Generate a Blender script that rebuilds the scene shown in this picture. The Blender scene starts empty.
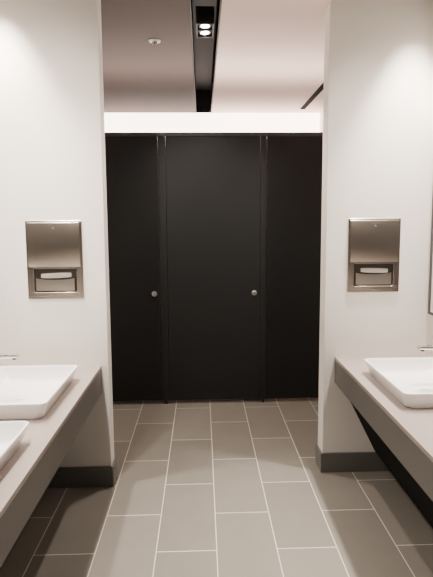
import bpy, bmesh, math
from mathutils import Vector, Matrix
C = bpy.context.scene
COL = C.collection
R = math.radians

# ---------------------------------------------------------------- materials
def mat(name, col, rough=0.5, metal=0.0, noise=0.0, nscale=30.0, bump=0.0, stretch=None, coat=0.0, spec=0.5):
    m = bpy.data.materials.new(name); m.use_nodes = True
    nt = m.node_tree; b = nt.nodes['Principled BSDF']
    b.inputs['Base Color'].default_value = (*col, 1)
    b.inputs['Roughness'].default_value = rough
    b.inputs['Metallic'].default_value = metal
    b.inputs['Coat Weight'].default_value = coat
    b.inputs['Specular IOR Level'].default_value = spec
    if noise or bump:
        tc = nt.nodes.new('ShaderNodeTexCoord'); mp = nt.nodes.new('ShaderNodeMapping')
        if stretch: mp.inputs['Scale'].default_value = stretch
        n = nt.nodes.new('ShaderNodeTexNoise'); n.inputs['Scale'].default_value = nscale
        n.inputs['Detail'].default_value = 4
        nt.links.new(tc.outputs['Object'], mp.inputs['Vector']); nt.links.new(mp.outputs['Vector'], n.inputs['Vector'])
        if noise:
            r = nt.nodes.new('ShaderNodeMapRange')
            r.inputs['To Min'].default_value = 1 - noise; r.inputs['To Max'].default_value = 1 + noise
            nt.links.new(n.outputs['Fac'], r.inputs['Value'])
            mx = nt.nodes.new('ShaderNodeVectorMath'); mx.operation = 'SCALE'
            mx.inputs[0].default_value = col
            nt.links.new(r.outputs['Result'], mx.inputs['Scale'])
            nt.links.new(mx.outputs['Vector'], b.inputs['Base Color'])
        if bump:
            bp = nt.nodes.new('ShaderNodeBump'); bp.inputs['Strength'].default_value = bump
            bp.inputs['Distance'].default_value = 0.002
            nt.links.new(n.outputs['Fac'], bp.inputs['Height']); nt.links.new(bp.outputs['Normal'], b.inputs['Normal'])
    return m

def emis(name, col, s):
    m = bpy.data.materials.new(name); m.use_nodes = True
    b = m.node_tree.nodes['Principled BSDF']
    b.inputs['Base Color'].default_value = (*col, 1)
    b.inputs['Emission Color'].default_value = (*col, 1)
    b.inputs['Emission Strength'].default_value = s
    return m

M = dict(
    wall=mat('wall_paint', (0.84, 0.80, 0.755), 0.7, noise=0.02, nscale=6, bump=0.05),
    wall_dark=mat('wall_low_bounce', (0.10, 0.095, 0.09), 0.7, noise=0.02, nscale=6),  # unseen rear wall, darkened to cut bounced light
    ceil_l=mat('ceiling_dark_tone', (0.092, 0.068, 0.061), 0.8, noise=0.02, nscale=5),  # darker tone, used for the field left of the channel
    ceil_r=mat('ceiling_pale_tone', (0.80, 0.645, 0.575), 0.8, noise=0.02, nscale=5),  # paler tone, used for the field right of the channel
    slot=mat('slot_black_paint', (0.014, 0.011, 0.010), 0.6, noise=0.05),
    base=mat('baseboard_grey', (0.135, 0.130, 0.121), 0.4, noise=0.05, nscale=20),
    door=mat('door_black_laminate', (0.0098, 0.0105, 0.0110), 0.52, noise=0.04, nscale=220, bump=0.02, spec=0.26),
    pil=mat('pilaster_black_laminate', (0.0100, 0.0107, 0.0112), 0.52, noise=0.04, nscale=220, spec=0.26),
    rail=mat('headrail_dark', (0.022, 0.021, 0.021), 0.4, noise=0.05),
    counter=mat('counter_taupe', (0.315, 0.266, 0.243), 0.36, noise=0.06, nscale=90),
    apron=mat('apron_grey', (0.108, 0.099, 0.091), 0.5, noise=0.05, nscale=60),
    porcelain=mat('white_porcelain', (0.90, 0.90, 0.895), 0.12, noise=0.005, coat=0.4),
    chrome=mat('chrome', (0.75, 0.75, 0.76), 0.12, 1.0, noise=0.01),
    steel=mat('brushed_steel', (0.50, 0.448, 0.39), 0.24, 1.0, noise=0.06, nscale=40, bump=0.02, stretch=(0.5, 1, 12)),
    steel_l=mat('steel_light', (0.56, 0.515, 0.46), 0.3, 1.0, noise=0.05, nscale=40, stretch=(0.5, 1, 12)),
    steel_d=mat('steel_interior', (0.06, 0.052, 0.045), 0.4, 0.9, noise=0.05),
    paper=mat('paper_towel_white', (0.30, 0.272, 0.238), 0.9, noise=0.02, nscale=80, bump=0.1),
    knob=mat('satin_metal', (0.80, 0.79, 0.77), 0.28, 1.0, noise=0.02),
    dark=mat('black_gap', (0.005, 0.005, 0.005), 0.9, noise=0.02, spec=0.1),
    mirror=mat('mirror_glass', (0.85, 0.86, 0.86), 0.02, 1.0, noise=0.002),
    mframe=mat('mirror_edge', (0.05, 0.05, 0.05), 0.35, 0.5, noise=0.02),
    white=mat('white_plastic', (0.75, 0.73, 0.7), 0.5, noise=0.02),
    ring=mat('lamp_ring_bronze', (0.10, 0.085, 0.075), 0.4, noise=0.02),
    cove=emis('cove_diffuser', (1.0, 0.82, 0.73), 8.0),
    lamp=emis('lamp_glow', (1.0, 0.93, 0.85), 200.0),
)

def floor_mat():
    m = bpy.data.materials.new('floor_porcelain_tile'); m.use_nodes = True
    nt = m.node_tree; b = nt.nodes['Principled BSDF']
    tc = nt.nodes.new('ShaderNodeTexCoord')
    sep = nt.nodes.new('ShaderNodeSeparateXYZ'); nt.links.new(tc.outputs['Object'], sep.inputs[0])
    ax = nt.nodes.new('ShaderNodeMath'); ax.operation = 'ADD'; ax.inputs[1].default_value = 5.60
    ay = nt.nodes.new('ShaderNodeMath'); ay.operation = 'ADD'; ay.inputs[1].default_value = 2.94
    nt.links.new(sep.outputs['Y'], ax.inputs[0]); nt.links.new(sep.outputs['X'], ay.inputs[0])
    cmb = nt.nodes.new('ShaderNodeCombineXYZ')
    nt.links.new(ax.outputs[0], cmb.inputs['X']); nt.links.new(ay.outputs[0], cmb.inputs['Y'])
    br = nt.nodes.new('ShaderNodeTexBrick')
    br.offset = 0.5; br.offset_frequency = 2; br.squash = 1
    br.inputs['Scale'].default_value = 1
    br.inputs['Brick Width'].default_value = 0.6
    br.inputs['Row Height'].default_value = 0.3
    br.inputs['Mortar Size'].default_value = 0.0022
    br.inputs['Mortar Smooth'].default_value = 0.1
    br.inputs['Color1'].default_value = (0.172, 0.156, 0.134, 1)
    br.inputs['Color2'].default_value = (0.204, 0.185, 0.160, 1)
    br.inputs['Mortar'].default_value = (0.70, 0.65, 0.58, 1)
    nt.links.new(cmb.outputs[0], br.inputs['Vector'])
    n = nt.nodes.new('ShaderNodeTexNoise'); n.inputs['Scale'].default_value = 7; n.inputs['Detail'].default_value = 6
    nt.links.new(tc.outputs['Object'], n.inputs['Vector'])
    r = nt.nodes.new('ShaderNodeMapRange'); r.inputs['To Min'].default_value = 0.92; r.inputs['To Max'].default_value = 1.08
    nt.links.new(n.outputs['Fac'], r.inputs['Value'])
    sc = nt.nodes.new('ShaderNodeVectorMath'); sc.operation = 'SCALE'
    nt.links.new(br.outputs['Color'], sc.inputs[0]); nt.links.new(r.outputs[0], sc.inputs['Scale'])
    nt.links.new(sc.outputs['Vector'], b.inputs['Base Color'])
    b.inputs['Roughness'].default_value = 0.5
    bp = nt.nodes.new('ShaderNodeBump'); bp.invert = True; bp.inputs['Distance'].default_value = 0.001; bp.inputs['Strength'].default_value = 0.4
    nt.links.new(br.outputs['Fac'], bp.inputs['Height']); nt.links.new(bp.outputs['Normal'], b.inputs['Normal'])
    return m
M['floor'] = floor_mat()

# ---------------------------------------------------------------- helpers
def box(bm, x0, x1, y0, y1, z0, z1, bev=0.0, seg=2):
    r = bmesh.ops.create_cube(bm, size=1)
    vs = r['verts']
    for v in vs:
        v.co = Vector(((x0+x1)/2 + v.co.x*(x1-x0), (y0+y1)/2 + v.co.y*(y1-y0), (z0+z1)/2 + v.co.z*(z1-z0)))
    if bev:
        es = list({e for v in vs for e in v.link_edges})
        bmesh.ops.bevel(bm, geom=es, offset=bev, segments=seg, affect='EDGES', profile=0.5)

def cyl(bm, c, axis, r0, r1, h, n=32, bev=0):
    z = Vector(axis).normalized()
    q = Vector((0, 0, 1)).rotation_difference(z).to_matrix().to_4x4()
    mt = Matrix.Translation(Vector(c) + z*h/2) @ q
    r = bmesh.ops.create_cone(bm, cap_ends=True, cap_tris=False, segments=n, radius1=r0, radius2=r1, depth=h, matrix=mt)
    if bev:
        es = [e for e in {e for v in r['verts'] for e in v.link_edges} if any(len(f.verts) > 4 for f in e.link_faces)]
        bmesh.ops.bevel(bm, geom=es, offset=bev, segments=2, affect='EDGES')

def rrect(w, h, r, n=6):
    pts = []
    r = min(r, w/2-1e-4, h/2-1e-4)
    for cx, cy, a0 in ((w/2-r, h/2-r, 0), (-w/2+r, h/2-r, 90), (-w/2+r, -h/2+r, 180), (w/2-r, -h/2+r, 270)):
        for i in range(n+1):
            a = R(a0 + 90*i/n); pts.append((cx + r*math.cos(a), cy + r*math.sin(a)))
    return pts

def loft(bm, rings, cap0=True, cap1=True, closed=False):
    vr = [[bm.verts.new(p) for p in ring] for ring in rings]
    n = len(vr[0]); k = len(vr)
    for i in range(k if closed else k-1):
        a, b = vr[i], vr[(i+1) % k]
        for j in range(n):
            bm.faces.new((a[j], a[(j+1) % n], b[(j+1) % n], b[j]))
    if not closed:
        if cap0: bm.faces.new(list(reversed(vr[0])))
        if cap1: bm.faces.new(vr[-1])

def obj(name, bm, m, parent=None, smooth=False, loc=None):
    bmesh.ops.recalc_face_normals(bm, faces=bm.faces)
    me = bpy.data.meshes.new(name); bm.to_mesh(me); bm.free()
    me.materials.append(M[m])
    if smooth:
        for p in me.polygons: p.use_smooth = True
        try: me.set_sharp_from_angle(angle=R(40))
        except Exception: pass
    o = bpy.data.objects.new(name, me); COL.objects.link(o)
    if parent: o.parent = parent
    if loc: o.location = loc
    return o

def B(name, m, x0, x1, y0, y1, z0, z1, bev=0.0, parent=None):
    bm = bmesh.new(); box(bm, x0, x1, y0, y1, z0, z1, bev)
    return obj(name, bm, m, parent, smooth=False)

def struct(o): o['kind'] = 'structure'; return o
def tag(o, label, cat, group=None):
    o['label'] = label; o['category'] = cat
    if group: o['group'] = group
    return o
def thing(name, label, cat, loc=(0, 0, 0), rotz=0, group=None):
    o = bpy.data.objects.new(name, None); COL.objects.link(o)
    o.location = loc; o.rotation_euler = (0, 0, rotz); o.empty_display_size = 0.1
    return tag(o, label, cat, group)
def dup(root, loc, rotz, label, group=None):
    r = root.copy(); COL.objects.link(r); r.location = loc; r.rotation_euler = (0, 0, rotz); r['label'] = label
    if group: r['group'] = group
    for ch in list(root.children):
        c = ch.copy(); COL.objects.link(c); c.parent = r
        for g in list(ch.children):
            d = g.copy(); COL.objects.link(d); d.parent = c
    return r

# ---------------------------------------------------------------- dimensions
XL, XR = -1.24, 1.42
YR, YB = -1.0, 5.8
H = 2.895
HN = H+.12                    # raised ceiling over the counters
YD = 4.10                     # stall front plane
PL, PR = 2.80, 2.91           # faces of the end walls
PXL, PXR = -.568, .765        # corners of the end walls
CT = 0.765                    # counter top height
CL, CR = -0.61, 0.835         # counter front edges

# ---------------------------------------------------------------- setting
struct(B('floor', 'floor', XL-.1, XR+.1, YR-.1, YB+.1, -.1, 0))
struct(B('wall_left', 'wall', XL-.1, XL, YR, YB, 0, H+.25))
struct(B('wall_right', 'wall', XR, XR+.1, YR, YB, 0, H+.25))
struct(B('wall_back', 'wall', XL-.1, XR+.1, YB, YB+.1, 0, H+.25))
struct(B('wall_rear', 'wall_dark', XL-.1, XR+.1, YR-.1, YR, 0, H+.25))
struct(B('wall_left_end', 'wall', XL, PXL, PL, PL+.10, 0, HN, .003))
struct(B('wall_right_end', 'wall', PXR, XR, PR, PR+.12, 0, HN, .003))
SX0, SX1 = -.05, .12
# ceiling: two fields either side of a dark recessed channel, raised trays over the counters
bm = bmesh.new(); box(bm, XL, SX0, PL+.05, YB, H, H+.16); box(bm, PXL, SX0, YR, PL+.05, H, H+.16)
box(bm, SX1, PXR, YR, 2.3, H, H+.16)  # unseen near strip, kept dark to cut bounced light
struct(obj('ceiling', bm, 'ceil_l'))
bm = bmesh.new(); box(bm, SX1, XR, PR+.05, YB, H, H+.16); box(bm, SX1, PXR, 2.3, PR+.05, H, H+.16)
struct(obj('ceiling', bm, 'ceil_r'))
bm = bmesh.new(); box(bm, XL, PXL, YR, PL+.05, HN, HN+.1); box(bm, PXR, XR, YR, PR+.05, HN, HN+.1)
struct(obj('ceiling', bm, 'ceil_l'))  # out-of-view trays, also darkened to reduce bounce
bm = bmesh.new()
box(bm, SX0-.01, SX0, YR, YB, H-.002, H+.26); box(bm, SX1, SX1+.01, YR, YB, H-.002, H+.26)
box(bm, SX0-.01, SX1+.01, YR, YB, H+.26, H+.28)
box(bm, SX0, SX1, YB-.01, YB, H-.002, H+.26)
struct(obj('trim_1', bm, 'slot'))
# baseboards
bh = .130
def base(name, bxs):
    bm = bmesh.new()
    for b_ in bxs: box(bm, *b_, 0.002)
    struct(obj(name, bm, 'base'))
base('baseboard_left', [(XL, -.556, PL-.012, PL, 0, bh), (-.568, -.554, PL, PL+.11, 0, bh), (XL, -.568, PL+.10, PL+.112, 0, bh)])
base('baseboard_right', [(.753, XR, PR-.012, PR, 0, bh), (.753, .765, PR, PR+.13, 0, bh), (.765, XR, PR+.12, PR+.132, 0, bh)])
base('baseboard_left_side', [(XL, XL+.012, YR, PL-.012, 0, bh)])
base('baseboard_right_side', [(XR-.012, XR, YR, PR-.012, 0, bh)])

# ---------------------------------------------------------------- toilet stalls
DT, DB = 2.335, .035
def stall_door(x0, x1, label, hinge_left=True):
    t = thing('stall_door', label, 'door', ((x0+x1)/2, YD, 0), 0, 'black toilet stall doors')
    w = (x1-x0)
    bm = bmesh.new(); box(bm, -w/2, w/2, 0, .02, DB, DT, .0015)
    obj('door_panel', bm, 'door', t)
    s = 1 if hinge_left else -1
    kx = s*(w/2-.05)
    bm = bmesh.new()
    cyl(bm, (kx, -.006, .995), (0, 1, 0), .023, .023, .008, 32, .001)
    cyl(bm, (kx, -.020, .995), (0, 1, 0), .015, .018, .016, 32, .002)
    k = obj('lock_knob', bm, 'knob', t, True); k['label'] = 'round satin metal lock knob'
    bm = bmesh.new(); box(bm, kx-.009, kx+.009, -.0225, -.0195, .994, .996)
    obj('lock_slot', bm, 'dark', k)
    return t
stall_door(-.2980, .5040, 'full-height black toilet stall door in the middle of the stall row')
stall_door(-1.166, -.3660, 'black toilet stall door at the left, partly behind the left wall, round knob near its right edge')
stall_door(.5625, 1.366, 'black toilet stall door at the right, its lock side hidden behind the right wall')
def pilaster(x0, x1, label):
    t = thing('stall_pilaster', label, 'stall post', ((x0+x1)/2, YD, 0), 0, 'narrow posts between the stall doors')
    w = x1-x0
    bm = bmesh.new(); box(bm, -w/2, w/2, 0.001, .022, DB, DT+.01, .0015)
    obj('post_panel', bm, 'pil', t)
    bm = bmesh.new(); box(bm, -.012, .012, .003, .02, 0, DB, .001)
    obj('foot', bm, 'pil', t)
pilaster(-.3635, -.3005, 'narrow black stall post between the left and middle stall doors')
pilaster(.5065, .560, 'narrow black stall post between the middle and right stall doors')
pilaster(XL, -1.170, 'narrow black stall post at the far left beside the side wall')
pilaster(1.370, XR, 'narrow black stall post at the far right beside the side wall')
for x, lab in ((-.331, 'black stall divider panel left of the middle stall'), (.534, 'black stall divider panel right of the middle stall')):
    bm = bmesh.new(); box(bm, -.01, .01, .026, YB-YD-.05, 0, 2.3, .0015)
    tag(obj('stall_divider', bm, 'pil', None, loc=(x, YD, 0)), lab, 'partition')
bm = bmesh.new(); box(bm, XL, XR, YD-.006, YD+.03, DT-.001, DT+.030, .002)
tag(obj('stall_headrail', bm, 'rail'), 'thin dark grey headrail running along the top of the stall doors', 'rail')

# luminous wall strip above the stalls
t = thing('linear_light', 'long glowing white wall light strip above the black stall doors', 'light', (0, YB, 2.55))
bm = bmesh.new(); box(bm, XL, XR, -.03, 0, .075, .343)
obj('housing', bm, 'white', t)
bm = bmesh.new(); box(bm, XL+.005, XR-.005, -.04, -.03, .083, .338)
obj('diffuser', bm, 'cove', t)

# ---------------------------------------------------------------- ceiling fixtures
t = thing('twin_downlight', 'two-lamp downlight set in the dark ceiling channel', 'light', (.035, 3.36, H+.005))
bm = bmesh.new()
for a in ((-.060, .060, -.12, -.110), (-.060, .060, .110, .12), (-.060, -.050, -.110, .110), (.050, .060, -.110, .110), (-.050, .050, -.005, .005)):
    box(bm, a[0], a[1], a[2], a[3], 0, .10)
box(bm, -.060, .060, -.12, .12, .10, .11)
obj('housing', bm, 'slot', t)
for yy in (-.056, .056):
    bm = bmesh.new()
    pr = [(.034, .025), (.038, .012), (.032, .008), (.026, .025)]
    n = 32
    loft(bm, [[(r*math.cos(2*math.pi*i/n), yy + r*math.sin(2*math.pi*i/n), z) for i in range(n)] for r, z in pr], closed=True)
    g = obj('lamp_ring', bm, 'ring', t, True)
    bm = bmesh.new(); cyl(bm, (0, yy, .012), (0, 0, 1), .024, .024, .01)
    obj('lamp_face', bm, 'lamp', g)

t = thing('fire_sprinkler', 'small round white fire sprinkler in the darker left ceiling', 'sprinkler', (-.320, 3.52, H))
bm = bmesh.new(); cyl(bm, (0, 0, -.008), (0, 0, 1), .040, .043, .008, 32, .002)
obj('cover_plate', bm, 'white', t, True)
bm = bmesh.new(); cyl(bm, (0, 0, -.030), (0, 0, 1), .016, .020, .022, 24, .002)
obj('sprinkler_head', bm, 'chrome', t, True)

t = thing('air_vent', 'thin black linear air vent in the pale ceiling', 'vent', (1.17, 4.60, H))
bm = bmesh.new(); box(bm, -.022, .022, -1.0, 1.0, -.003, 0)
obj('vent_slot', bm, 'dark', t)
for sx in (-1, 1):
    bm = bmesh.new(); box(bm, sx*.025-.003, sx*.025+.003, -1.0, 1.0, -.005, 0)
    obj('vent_edge', bm, 'dark', t)

# ---------------------------------------------------------------- counters
def counter(x0, x1, front, yend, label):
    t = thing('vanity_counter', label, 'counter', (front, yend, 0))
    s = 1 if front < 0 else -1           # aisle direction
    a, b = sorted((0, (XL-front) if s == 1 else (XR-front)))
    L = 3.3
    bm = bmesh.new(); box(bm, a, b, -L, 0, CT-.02, CT, .0015)
    obj('counter_slab', bm, 'counter', t)
    a2, b2 = sorted((-s*.0005, -s*.022))
    bm = bmesh.new(); box(bm, a2, b2, -L, 0, CT-.165, CT-.02, .001)
    obj('apron', bm, 'apron', t)
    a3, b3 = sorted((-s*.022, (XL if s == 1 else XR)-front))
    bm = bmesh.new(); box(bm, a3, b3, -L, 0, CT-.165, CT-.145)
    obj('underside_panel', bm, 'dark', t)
    # sloping black panel added to deepen the shade under the counter
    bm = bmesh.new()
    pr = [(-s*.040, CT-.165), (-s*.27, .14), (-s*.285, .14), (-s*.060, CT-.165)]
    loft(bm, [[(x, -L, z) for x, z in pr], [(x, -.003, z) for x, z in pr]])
    obj('shade_panel', bm, 'dark', t)
    return t
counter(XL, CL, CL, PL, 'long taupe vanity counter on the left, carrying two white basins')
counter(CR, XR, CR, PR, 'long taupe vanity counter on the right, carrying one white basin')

def basin(label, loc, rotz):
    t = thing('wash_basin', label, 'sink', loc, rotz, 'white rectangular basins')
    W, D = .43, .56
    def ring(ins, z, r): return [(x, y, z) for x, y in rrect(W-2*ins, D-2*ins, r, 8)]
    rings = [ring(.030, 0, .04), ring(.026, .004, .04), ring(.008, .055, .034), ring(.002, .068, .032), ring(0, .076, .030), ring(.001, .080, .029),
             ring(.004, .0815, .028), ring(.008, .081, .026), ring(.010, .078, .026), ring(.012, .064, .028), ring(.022, .024, .04),
             ring(.036, .008, .05), ring(.07, .005, .05), ring(.16, .0035, .04), ring(.19, .003, .02)]
    bm = bmesh.new(); loft(bm, rings)
    obj('bowl', bm, 'porcelain', t, True)
    bm = bmesh.new(); cyl(bm, (0, 0, .0032), (0, 0, 1), .024, .022, .003, 32, .001)
    obj('drain', bm, 'porcelain', t, True)
    return t
bl = basin('white rectangular basin on the left counter, nearest the towel dispenser', (CL-.07-.215, 2.28, CT), 0)
dup(bl, (CL-.07-.215, 1.55, CT), 0, 'white rectangular basin on the left counter nearer the viewer, cut by the photo edge')
dup(bl, (CR+.07+.215, 2.32, CT), math.pi, 'white rectangular basin on the right counter')

def tap(label, loc, rotz):
    t = thing('basin_tap', label, 'tap', loc, rotz, 'chrome basin taps')   # spout points +x
    bm = bmesh.new(); cyl(bm, (0, 0, 0), (0, 0, 1), .024, .023, .008, 32, .001)
    cyl(bm, (0, 0, .006), (0, 0, 1), .019, .019, .215, 32, .002)
    obj('tap_body', bm, 'chrome', t, True)
    bm = bmesh.new()
    secs = [(.0, .040, .024, .205), (.10, .038, .022, .212), (.20, .036, .018, .216), (.255, .034, .015, .215)]
    loft(bm, [[(x, a, z+b_) for a, b_ in rrect(w, h, .005, 3)] for x, w, h, z in secs])
    sp = obj('spout', bm, 'chrome', t, True)
    bm = bmesh.new(); cyl(bm, (.235, 0, .198), (0, 0, 1), .010, .010, .012, 24)
    obj('aerator', bm, 'steel_d', sp, True)
    bm = bmesh.new(); box(bm, -.012, .05, -.012, .012, .236, .244, .002)
    cyl(bm, (0, 0, .219), (0, 0, 1), .017, .017, .020, 24, .001)
    obj('lever', bm, 'chrome', t, True)
    return t
tp = tap('chrome tap over the left counter basin nearest the towel dispenser', (XL+.09, 2.28, CT), 0)
dup(tp, (XR-.072, 2.32, CT), math.pi, 'chrome tap over the right counter basin')

# ---------------------------------------------------------------- towel dispensers
def dispenser(cx, y, z0, label):
    t = thing('paper_towel_dispenser', label, 'dispenser', (cx, y, z0), 0, 'steel paper towel dispensers')
    W, Hh = .325, .458
    def ring(w, h, r, cz, yy): return [(x, yy, cz+z) for x, z in rrect(w, h, r, 5)]
    bm = bmesh.new()
    loft(bm, [ring(W, Hh, .004, Hh/2, 0), ring(W, Hh, .004, Hh/2, -.006), ring(W-.004, Hh-.004, .004, Hh/2, -.008),
              ring(W-.020, Hh-.020, .003, Hh/2, -.008), ring(W-.022, Hh-.022, .003, Hh/2, -.006), ring(W-.022, Hh-.022, .003, Hh/2, 0)], closed=True)
    obj('frame', bm, 'steel', t)
    bm = bmesh.new(); box(bm, -W/2+.012, W/2-.012, -.003, 0, .012, Hh-.012)
    obj('back_plate', bm, 'steel_d', t)
    ow, oh, oc = .246, .146, .112
    dw, dh = W-.023, Hh-.023
    # pressed steel front with a rounded opening; the leaf above it bows gently outward
    bm = bmesh.new()
    loft(bm, [ring(dw, dh, .003, Hh/2, -.003), ring(dw, dh, .003, Hh/2, -.010), ring(dw-.003, dh-.003, .003, Hh/2, -.0115),
              ring(ow+.004, oh+.004, .014, oc, -.0115), ring(ow, oh, .012, oc, -.009), ring(ow, oh, .012, oc, -.003)], closed=True)
    d = obj('door_panel', bm, 'steel', t)
    bm = bmesh.new()
    zt, zb = Hh-.014, .188
    n = 32; sec = []
    for i in range(n+1):
        u = i/n; z = zb + (zt-zb)*u
        bow = .0085*(1-(2*u-1)**2)
        sec.append([(-dw/2+.002, -.0105, z), (-dw/2+.002, -.0118-bow, z), (dw/2-.002, -.0118-bow, z), (dw/2-.002, -.0105, z)])
    loft(bm, sec)
    lf = obj('door_leaf', bm, 'steel', t, True)
    bm = bmesh.new(); cyl(bm, (0, -.0185, Hh-.045), (0, 1, 0), .005, .005, .006, 20)
    obj('lock', bm, 'steel_l', lf, True)
    # tray: sheet with a gently dished top edge
    bm = bmesh.new(); n = 20; secs = []
    for i in range(n+1):
        x = -ow/2+.012 + (ow-.024)*i/n
        u = abs(2*i/n-1)
        top = .112 + .010*u**3
        secs.append([(x, -.0105, .048), (x, -.0110, .075), (x, -.0095, top), (x, -.0075, top), (x, -.0095, .075), (x, -.0085, .048)])
    loft(bm, secs)
    obj('tray', bm, 'steel_l', t, True)
    bm = bmesh.new()
    loft(bm, [[(x, yy, zz) for x, yy, zz in ((-.120, -.0110, a), (-.120, -.004, a), (.120, -.004, a), (.120, -.0110, a))] for a in (.177, .184)])
    obj('throat_lip', bm, 'steel_l', t)
    return t
DZ = 1.175
dispenser(-.86, PL, DZ, 'brushed steel paper towel dispenser on the left wall')
dispenser(1.065, PR, DZ+.002, 'brushed steel paper towel dispenser on the right wall')
def towel(cx, y, z, w, tilt, label):
    bm = bmesh.new()
    n = 20
    rings = []
    for i in range(n+1):
        x = -w/2 + w*i/n
        u = abs(2*i/n-1)
        wv = .0004*math.sin(i*1.3)
        dz = tilt*x
        zl = .010 + .004*u**2            # lower edge sags a little in the middle
        zu = .036 - .003*u**3
        prof = [(-.0035, zu+.004), (-.005, zu), (-.0060, zu-.006), (-.0064, (zu+zl)/2), (-.0064, zl)]
        rings.append([(x, yy+wv, zz+dz) for yy, zz in prof] + [(x, yy+wv+.0016, zz+dz) for yy, zz in reversed(prof)])
    loft(bm, rings)
    o = obj('paper_towel', bm, 'paper', None, True, loc=(cx, y, z))
    return tag(o, label, 'paper towel', 'paper towels poking out of the dispensers')
towel(-.855, PL, DZ+.112, .175, .03, 'folded white paper towel poking out of the left wall dispenser')
towel(1.07, PR, DZ+.112, .17, -.03, 'folded white paper towel poking out of the right wall dispenser')

# ---------------------------------------------------------------- mirrors on the side walls
def mirror(x, s, y1, label):
    t = thing('wall_mirror', label, 'mirror', (x, 1.2, 1.04), 0 if s > 0 else math.pi)
    a, b = (-1.6, y1) if s > 0 else (-y1, 1.6)
    bm = bmesh.new(); box(bm, -.015, 0, a, b, 0, 1.15, .001)
    obj('backing', bm, 'mframe', t)
    bm = bmesh.new(); box(bm, -.017, -.0152, a+.02, b-.04 if s > 0 else b-.02, .02, 1.13)
    obj('mirror_glass', bm, 'mirror', t)
mirror(XR, 1, 1.68, 'large dark-edged mirror on the right side wall, seen edge-on')
mirror(XL, -1, 1.57, 'large dark-edged mirror on the left side wall')

# ---------------------------------------------------------------- lights
def spot(x, y, z, e, size=110, blend=.6, col=(1, .885, .77), rad=.05, tx=0, ty=0):
    l = bpy.data.lights.new('spot', 'SPOT'); l.energy = e; l.spot_size = R(size); l.spot_blend = blend
    l.color = col; l.shadow_soft_size = rad
    o = bpy.data.objects.new('spot_lamp', l); COL.objects.link(o); o.location = (x, y, z); o.rotation_euler = (R(tx), R(ty), 0)
# over the right counter: narrow cones that stop short of the left counter
for yy, e in ((2.70, 460), (1.85, 330), (1.0, 240)):
    spot(1.26, yy, HN-.02, e, 62, .85)
# over the left counter
spot(-1.12, 2.62, HN-.02, 350, 70, .85)
for yy, e in ((2.15, 250), (1.45, 200), (.7, 160)):
    spot(-.80, yy, HN-.02, e, 96, 1.0)
# fill spots added to brighten the end walls, no fixtures there
spot(-.88, .9, H-.01, 240, 52, 1.0, tx=62, ty=0)
spot(1.12, .9, H-.01, 240, 46, 1.0, tx=62, ty=0)
for yy, e in ((3.30, 80), (3.42, 80)):
    spot(.035, yy, H-.005, e, 120, .8, rad=.035)
def area(x, y, z, sx, sy, e, rx):
    l = bpy.data.lights.new('area', 'AREA'); l.shape = 'RECTANGLE'; l.size = sx; l.size_y = sy; l.energy = e; l.color = (1, .84, .74)
    o = bpy.data.objects.new('ceiling_fill', l); COL.objects.link(o); o.location = (x, y, z); o.rotation_euler = (R(rx), 0, 0)
area(.09, YD+.12, DT+.02, 2.6, .10, 30, 180+30)  # hidden fill behind the headrail, added to brighten the ceiling
area(.09, YB-.20, 2.45, 2.6, .08, 12, 180+10)  # hidden fill added to strengthen the strip's spill on the ceiling
w = bpy.data.worlds.new('World'); C.world = w; w.use_nodes = True
w.node_tree.nodes['Background'].inputs[0].default_value = (.9, .85, .8, 1)
w.node_tree.nodes['Background'].inputs[1].default_value = .02

# ---------------------------------------------------------------- camera
cam = bpy.data.cameras.new('camera'); co = bpy.data.objects.new('camera', cam); COL.objects.link(co)
cam.sensor_fit = 'VERTICAL'; cam.sensor_height = 36; cam.lens = 475/577*36
cam.shift_y = -19.4/577
cam.clip_start = .02
co.matrix_world = Matrix.Translation((0, 0, 1.63)) @ Matrix.Rotation(R(-1.75), 4, 'Z') @ Matrix.Rotation(R(90-5.9), 4, 'X') @ Matrix.Rotation(R(-.36), 4, 'Z')
C.camera = co
